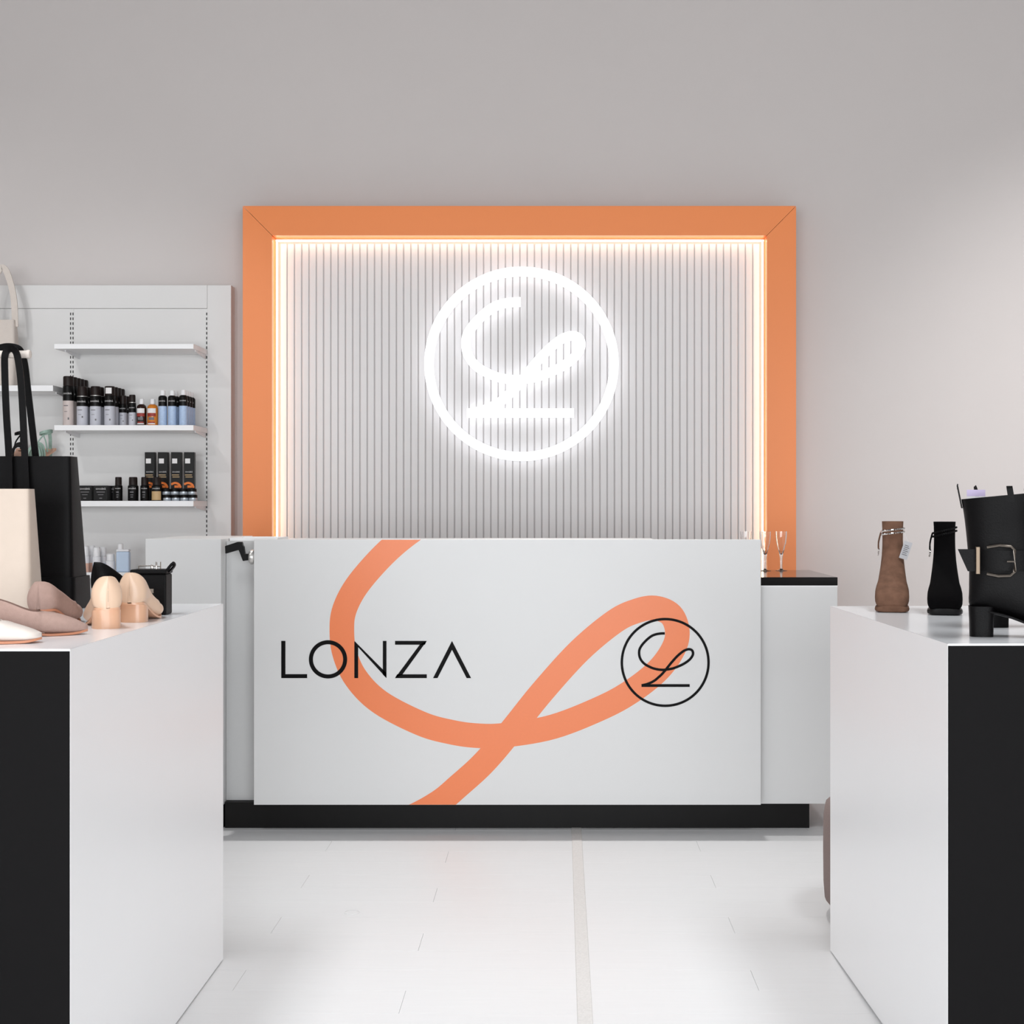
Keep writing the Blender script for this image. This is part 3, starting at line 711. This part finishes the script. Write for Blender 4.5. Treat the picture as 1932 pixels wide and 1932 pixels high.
# ------------------------------------------------------------------ pumps
def interp(tab, s):
    for (a, va), (b, vb) in zip(tab[:-1], tab[1:]):
        if s <= b:
            t = (s - a) / (b - a) if b > a else 0; t = t * t * (3 - 2 * t) if False else t
            return va + (vb - va) * t
    return tab[-1][1]
def smooth_tab(tab, k=6):
    return [(a, b) for a, b in crom(tab, k)]
def pump(name, loc, ang, mu, ms, mh, mi, L=.24, heel=.045, counter=.062, toe=.2, block=.026, throat=.66, wid=.036, side=.04, hshape=1.0):
    """local +Y runs heel to toe; ang turns it (0 = toe away from the viewer)"""
    o = empty(name, loc, ang)
    zs = smooth_tab([(0, heel), (.12, heel * .97), (.3, heel * .72), (.5, heel * .28), (.64, .004), (.75, .003), (.9, .004), (1, .009)])
    ws = smooth_tab([(0, wid * .14), (.006, wid * .32), (.02, wid * .52), (.07, wid * .80), (.16, wid * .84), (.35, wid * .76), (.55, wid * .92), (.7, wid), (.82, wid * .82), (.92, wid * (.35 + .55 * toe * 2)), (.975, wid * (.12 + .5 * toe * 2)), (1, wid * .06)])
    ts = smooth_tab([(0, counter), (.06, counter * .98), (.2, counter * .78), (.4, side * 1.02), (.55, side * .95), (throat, side * 1.0), (.78, side * .88), (.9, side * .62), (1, .010)])
    ph = smooth_tab([(0, math.pi - .02), (.008, 3.0), (.03, 2.78), (.08, 2.5), (.2, 2.15), (.4, 2.0), (throat - .1, 2.05), (throat - .03, 2.4), (throat, math.pi - .02), (1, math.pi - .02)], 8)
    rs = []; NS = 44; K = 14; sole = []
    for i in range(NS + 1):
        s = i / NS; s = s if s > .12 else .12 * (s / .12) ** 1.5
        b, w, t, f = interp(zs, s), max(.0012, interp(ws, s)), max(.004, interp(ts, s)), min(math.pi - .02, interp(ph, s))
        pz = 1 + .75 * max(0, 1 - s / .3); Hh = t / ((1 - math.cos(f)) / 2) ** pz; r = []; ee = .72 + .75 * max(0, 1 - s / .32); eb = .72 - .40 * max(0, 1 - s / .25)
        for k in range(-K, K + 1):
            a = f * k / K
            r.append(Vector((w * math.copysign(abs(math.sin(a)) ** (ee if abs(a) > 1.5708 else eb), a), L * s, b + Hh * ((1 - math.cos(a)) / 2) ** pz)))
        th = min(.0022, w * .3) if i > 1 else w * .96
        for k in range(K, -K - 1, -1):
            a = f * k / K
            r.append(Vector(((w - th) * math.copysign(abs(math.sin(a)) ** (ee if abs(a) > 1.5708 else eb), a), L * s, b + th + (Hh - th * (1.2 if f > 3 else 1)) * ((1 - math.cos(a)) / 2) ** pz)))
        rs.append(r)
        sw_ = w * 0.86
        sole.append([Vector((-sw_, L * s, b - .0025)), Vector((sw_, L * s, b - .0025)), Vector((sw_, L * s, b + .0022)), Vector((-sw_, L * s, b + .0022))])
    MB().rings(rs).build('upper', mu, o, local=True, smooth=True, auto=math.radians(70))
    MB().rings(sole).build('sole', ms, o, local=True, smooth=True, auto=math.radians(50))
    ins = []
    for i in range(2, 30):
        s = i / NS; b, w = interp(zs, s), interp(ws, s) * .7
        ins.append([Vector((-w, L * s, b + .0028)), Vector((w, L * s, b + .0028)), Vector((w, L * s, b + .0042)), Vector((-w, L * s, b + .0042))])
    MB().rings(ins).build('insole', mi, o, local=True)
    hr = []
    for t in range(7):
        u = t / 6; k = hshape + (1 - hshape) * (u ** 1.5)
        rr = []
        for q in range(28):
            a = 2 * math.pi * q / 28; c, s_ = math.cos(a), math.sin(a)
            x = block * k * math.copysign(abs(c) ** .7, c)
            y = .008 + block + (block * .95 * k) * math.copysign(abs(s_) ** .7, s_) - block * (1 - k) * .5
            sfrac = max(0, min(1, y / L)); zz = (interp(zs, sfrac) - .0028) * u
            rr.append(Vector((x, y, zz)))
        hr.append(rr)
    MB().rings(hr).build('heel', mh, o, local=True, smooth=True, auto=math.radians(50))
    return o
def pump_at(name, toe_or_heel, D, px, ang, lab, **kw):
    o = pump(name, (XX(px, D), D, ZL), ang, **kw); return tag(o, lab, 'shoe')
nude = dict(mu='nude_leather', ms='nude_heel', mh='nude_heel', mi='nude_heel', heel=.044, counter=.070, block=.030, wid=.038, toe=.28, L=.21)
pump_at('block_heel_pump', 0, 3.19, 204, .40, 'nude leather block heel pump, left of its pair, heel to the viewer', **nude)
pump_at('block_heel_pump', 0, 3.36, 244, .0, 'nude leather block heel pump, right of its pair, near the table edge', **nude)
taupe = dict(mu='taupe_suede', ms='tan_sole', mh='taupe_suede', mi='taupe_lining', heel=.040, counter=.062, block=.024, wid=.038, toe=.12, L=.25, hshape=.8, side=.046)
def by_toe(name, px, D, ang, lab, **kw):
    L = kw['L']; tp = Vector((XX(px, D), D, ZL)); o = pump(name, (tp.x + math.sin(ang) * L, tp.y - math.cos(ang) * L, ZL), ang, **kw); return tag(o, lab, 'shoe')
by_toe('pointed_pump', 166, 3.075, -math.radians(70), 'taupe suede pointed pump with its toe towards the aisle', **taupe)
pump_at('pointed_pump', 0, 3.20, 72, .0, 'taupe suede pump behind its twin, heel to the viewer', **taupe)
by_toe('mule', 79, 2.885, -math.radians(83), 'white leather flat shoe with rounded toe at the table front', mu='white_leather', ms='tan_sole', mh='tan_sole', mi='taupe_lining', heel=.012, counter=.05, block=.022, wid=.040, toe=.32, L=.245, side=.040, throat=.70)
bp = pump_at('slingback_pump', 0, 3.62, 177, -math.radians(38), 'black pump with a sparkling block heel and bow behind the nude pair', mu='black_leather', ms='tan_sole', mh='rhinestone', mi='tan_sole', heel=.062, counter=.066, block=.022, wid=.037, toe=.2, L=.225)
bw = MB()
for s_ in (-1, 1):
    bw.tube(crom([(0, .16, .05), (s_ * .02, .155, .075), (s_ * .04, .165, .07), (s_ * .03, .17, .05), (0, .16, .05)], 5), .007, 8)
bw.lathe([(.004, .042), (.011, .05), (.004, .06)], 10, (0, .158, 0)).build('bow', 'black_leather', bp, local=True, smooth=True)
# ------------------------------------------------------------------ small black box bag
bd = 3.60
bx0, bx1 = XX(246, bd), XX(313, bd); bz = ZZ(1074, bd)
sb = empty('box_bag', ((bx0 + bx1) / 2, bd + .03, ZL))
MB().box(bx0, bx1, bd, bd + .06, ZL, bz - .012).build('body', 'black_leather', sb, bevel=.004)
MB().box(bx0 - .001, bx1 + .001, bd - .002, bd + .062, bz - .0115, bz - .001).build('lid', 'black_leather', sb, bevel=.003)
MB().box(XX(257, bd), XX(290, bd), bd - .0015, bd + .001, ZZ(1119, bd), ZZ(1111, bd)).build('name_plate', 'pewter', sb)
MB().tube(crom([tuple(P(300, 1078, bd + .02)), tuple(P(312, 1078, bd + .02)), tuple(P(321, 1068, bd + .02)), tuple(P(326, 1063, bd + .02)), tuple(P(328, 1068, bd + .025)), tuple(P(320, 1078, bd + .03)), tuple(P(310, 1083, bd + .03))], 5), .006, flat=(.0022, .008), up=(0, 1, 0)).build('handle_loop', 'black_leather', sb)
MB().tube([P(262, 1068, bd + .02), P(283, 1067.5, bd + .02), P(303, 1069, bd + .02)], .0012, 6).tube([P(262, 1068, bd + .02), P(262, 1076, bd + .02)], .0012, 6).tube([P(303, 1060, bd + .02), P(303, 1076, bd + .02)], .0012, 6).build('wire_handle', 'pewter', sb)
MB().lathe([(.003, 0), (.004, .008), (.002, .012)], 10, tuple(P(287, 1074, bd + .02))).lathe([(.002, 0), (.0025, .016), (.001, .018)], 10, tuple(P(295, 1073.5, bd + .02))).build('clasp', 'chrome', sb, smooth=True)
tag(sb, 'small black box shaped bag with a silver plate near the table end', 'bag')

# ------------------------------------------------------------------ boots on the right table
def rings_AB(tab, n=28, e=.8):
    out = []
    for (ya, za, yb, zb_, w) in tab:
        A = Vector((0, ya, za)); B_ = Vector((0, yb, zb_)); c = (A + B_) / 2; d = (A - B_) / 2
        out.append([c + Vector((w * math.copysign(abs(math.sin(2 * math.pi * k / n)) ** e, math.sin(2 * math.pi * k / n)), 0, 0)) + d * math.copysign(abs(math.cos(2 * math.pi * k / n)) ** e, math.cos(2 * math.pi * k / n)) for k in range(n)])
    return out
def dense(tab, k=4): return crom(tab, k)
def suede_boot(loc, rz, mu, label, chain, tagside=None):
    o = empty('ankle_boot', loc, rz)
    up = [(-.128, .030, -.128, .022, .014), (-.124, .046, -.124, .010, .034), (-.105, .062, -.108, .008, .0425), (-.075, .080, -.08, .008, .0435), (-.045, .098, -.05, .022, .0385),
          (-.018, .118, .0, .045, .0350), (.002, .136, .055, .075, .0320), (.014, .156, .082, .098, .0298), (.018, .178, .084, .135, .0280), (.018, .200, .083, .175, .0272), (.016, .220, .083, .208, .0275), (.015, .236, .084, .234, .0285)]
    rs = rings_AB(dense(up), 32, .68)
    top = rs[-1]; c = sum(top, Vector()) / len(top)
    rs += [[c + (p - c) * .93 for p in top], [c + (p - c) * .90 + Vector((0, 0, -.05)) for p in top]]
    MB().rings(rs).build('upper', mu, o, local=True, smooth=True, auto=math.radians(80))
    sl_ = [(-.1295, .0175, -.128, .004, .018), (-.1265, .0175, -.1245, .001, .0345), (-.105, .0172, -.105, .000, .0432), (-.07, .0172, -.07, .000, .0440), (-.045, .022, -.045, .006, .040), (0, .046, 0, .036, .034), (.05, .077, .05, .068, .031), (.075, .088, .075, .078, .022)]
    MB().rings(rings_AB(dense(sl_, 3), 20, .5)).build('platform', mu if mu == 'brown_suede' else 'black_plastic', o, local=True, smooth=True)
    MB().rings([[Vector((x * k, .055 + y * k + (1 - k) * -.005, z)) for x, y in [(.03 * math.copysign(abs(math.cos(a)) ** .6, math.cos(a)), .027 * math.copysign(abs(math.sin(a)) ** .6, math.sin(a))) for a in [2 * math.pi * q / 20 for q in range(20)]]] for k, z in ((.8, 0), (.85, .03), (1, .08))]).build('heel', 'brown_sole' if mu == 'brown_suede' else 'black_plastic', o, local=True, smooth=True)
    for j, zc in enumerate((.2125, .2035)):
        N = 40; pts = []; rad = []
        for q in range(N):
            a = 2 * math.pi * q / N
            pts.append((.0305 * math.sin(a), .050 + .0375 * math.cos(a), zc + .004 * math.sin(a) * (1 if chain == 'chrome' else 2)))
        m = MB()
        for q in range(N):
            m.tube([pts[q], tuple((Vector(pts[q]) + Vector(pts[(q + 1) % N])) / 2), pts[(q + 1) % N]], [.0018, .0030, .0018], 6)
        m.build('chain', chain, o, local=True, smooth=True)
    MB().tube([(-.0375 + .0015 * math.sin(a), .045 + .008 * math.cos(a), .152 + .009 * math.sin(a)) for a in [2 * math.pi * q / 16 for q in range(16)]], .0018, 8, closed=True).build('ring', 'chrome', o, local=True, smooth=True)
    MB().tube(crom([(-.031, .04, .205), (-.037, .043, .18), (-.0375, .045, .161)], 4), .0022, 6).build('ring_strap', mu, o, local=True)
    if tagside:
        t = MB().box(-.011, .011, -.0004, .0004, -.048, 0).xf(Matrix.Translation((.042, -.0, .181)) @ Matrix.Rotation(math.radians(18), 4, 'Y') @ Matrix.Rotation(.2, 4, 'Z')).build('price_tag', 'grey_tag', o, local=True)
        m = MB()
        for q in range(6): m.box(-.007, .004 + .003 * (q % 2), -.0008, -.0003, -.012 - q * .005, -.0105 - q * .005)
        m.xf(Matrix.Translation((.042, -.0, .181)) @ Matrix.Rotation(math.radians(18), 4, 'Y') @ Matrix.Rotation(.2, 4, 'Z')).build('print', 'ink', t, local=True)['kind'] = 'stuff'
        MB().tube([(.031, .03, .205), (.042, 0, .180)], .0006, 5).build('tag_string', 'paper', o, local=True)
    return tag(o, label, 'boot')
suede_boot((XX(1688, 3.9) + .010, 3.97, ZR), -.235, 'brown_suede', 'brown suede ankle boot with a silver chain and price tag', 'chrome', True)
suede_boot((XX(1787, 3.8) + .012, 3.87, ZR), -.25, 'black_suede', 'black suede ankle boot between the brown boot and buckled boot', 'black_leather')
# leather buckle boot, toe to the right
LBD = 3.16
lb = empty('buckle_boot', (XX(1852, LBD), LBD, ZR), math.radians(90 - 12))
def U(px, py): return ((px - 1852) * LBD / F_PX, ZZ(py, LBD) - ZR)     # along boot (toe +), height
ub = []
for (fx, fy, bx_, by, w) in [(2105, 1188, 2105, 1196, .012), (2095, 1172, 2097, 1200, .030), (2060, 1150, 2065, 1201, .041), (2025, 1132, 2022, 1198, .043), (1995, 1112, 1975, 1189, .041), (1980, 1092, 1935, 1172, .038),
                             (1970, 1070, 1890, 1156, .036), (1962, 1050, 1850, 1147, .036), (1957, 1030, 1830, 1142, .036), (1953, 1010, 1829, 1110, .039), (1952, 990, 1829, 1070, .042), (1953, 972, 1826, 1030, .045), (1957, 950, 1821, 980, .050), (1962, 928, 1815, 942, .054)]:
    a, za = U(fx, fy); b, zb_ = U(bx_, by); ub.append((-a, za, -b, zb_, w))
rs = rings_AB(dense(ub)); top = rs[-1]; c = sum(top, Vector()) / len(top)
rs += [[c + (p - c) * .95 for p in top], [c + (p - c) * .80 + Vector((0, 0, -.03)) for p in top]]
MB().rings(rs).build('upper', 'black_leather', lb, local=True, smooth=True, auto=math.radians(80))
so = []
for (fx, fy, by, w) in [(2108, 1194, 1200, .014), (2097, 1197, 1202.5, .031), (2060, 1199, 1203, .042), (2020, 1196, 1202, .042), (1965, 1183, 1189, .036), (1905, 1160, 1166, .033), (1860, 1149, 1155, .028), (1842, 1145, 1150, .018)]:
    a, za = U(fx, fy); b, zb_ = U(fx, by); so.append((-a, za, -b, max(zb_, .0002), w))
MB().rings(rings_AB(dense(so, 3), 20, .6)).build('sole', 'black_plastic', lb, local=True, smooth=True)
hh = []
for z, k in ((0, .92), (.03, .94), (U(0, 1143)[1], 1.0)):
    r_ = []
    for q in range(24):
        a = 2 * math.pi * q / 24; cc, ss = math.cos(a), math.sin(a)
        r_.append(Vector((.029 * k * math.copysign(abs(cc) ** .6, cc), -(U(1851.5, 0)[0] + (23.5 * LBD / F_PX) * k * math.copysign(abs(ss) ** .6, ss)), z)))
    hh.append(r_)
MB().rings(hh).build('heel', 'black_leather', lb, local=True, smooth=True, auto=math.radians(50))
# strap band round the shaft
N = 40; zs0, zs1 = U(0, 1075)[1], U(0, 1037)[1]
sa, sb_ = U(1829, 0)[0], U(1955, 0)[0]; sc = (sa + sb_) / 2; sr = (sb_ - sa) / 2 + .004
MB().rings([[Vector((.0465 * rr * math.cos(a), -sc - sr * rr * math.sin(a) * 1.0, z)) for a in [2 * math.pi * q / N for q in range(N)]] for z, rr in ((zs0, 1.0), (zs1, 1.03), (zs1, .97), (zs0, .94))], cap=False).build('strap', 'black_leather', lb, local=True, smooth=True)
# free strap end sticking out behind
a0_, z0_ = U(1836, 1034); pts = [U(1806, 1035), U(1838, 1035), U(1838, 1076), U(1824, 1076)]
MB().add([(-.052, -a, z) for a, z in pts] + [(-.048, -a, z) for a, z in pts], [(0, 1, 2, 3), (7, 6, 5, 4), (0, 4, 5, 1), (1, 5, 6, 2), (2, 6, 7, 3), (3, 7, 4, 0)]).build('strap_end', 'black_leather', lb, local=True)
def bk(pxs, r=.0026):
    return [(-.0585 - .004 * k, -U(x, y)[0], U(x, y)[1]) for x, y, k in pxs]
MB().tube(bk([(1858, 1031, 0), (1880, 1027, 1), (1900, 1029, 1), (1907, 1036, 1), (1907, 1076, 1), (1899, 1083, 1), (1878, 1084, 1), (1858, 1080, 0)]), .0034, 8).build('buckle', 'pewter', lb, local=True, smooth=True)
MB().box(-.063, -.054, -U(1845.5, 0)[0], -U(1838, 0)[0], U(0, 1081)[1], U(0, 1030)[1]).build('strap_keeper', 'bronze', lb, local=True, bevel=.001)
MB().tube(bk([(1893, 1057, 1.2), (1907, 1057, 1.2)]), .0018, 6).build('buckle_prong', 'pewter', lb, local=True)
for (x0_, y0_, x1_, y1_) in [(1816, 948, 1809, 923), (1903, 936, 1899, 922)]:
    a, z = U(x0_, y0_); b, z2 = U(x1_, y1_); s_ = -.0 if x0_ < 1850 else -.048
    MB().tube(crom([(s_ - .003, -a, z - .012), (s_ - .004, -b, z2), (s_ + .003, -b, z2 + .001), (s_ + .005, -a, z - .012)], 4), .004, flat=(.0012, .006) if x0_ < 1850 else (.006, .0012), up=(1, 0, 0)).build('pull_tab', 'black_leather', lb, local=True)
tag(lb, 'black leather heeled boot with a wide buckled strap', 'boot')
# slip of paper stuck in the boot top
pc = P(1842, 933, LBD + .05)
pp = empty('paper_slip', (pc.x, pc.y, ZZ(960, LBD + .05)))
MB().box(XX(1824, LBD + .05), XX(1859, LBD + .05), LBD + .0495, LBD + .0505, ZZ(960, LBD + .05), ZZ(936.5, LBD + .05)).build('lower_band', 'paper', pp)
MB().box(XX(1824, LBD + .05), XX(1859, LBD + .05), LBD + .0495, LBD + .0505, ZZ(936.3, LBD + .05), ZZ(924, LBD + .05)).build('upper_band', 'lavender', pp)
tag(pp, 'white and lavender paper slip sticking out of the buckle boot', 'paper')
# second leather boot behind, only its sole and heel show
o2 = dup(lb, (XX(1890, 3.36) , 3.40, ZR), math.radians(90 + 4), 'black leather heeled boot standing behind its buckled twin')
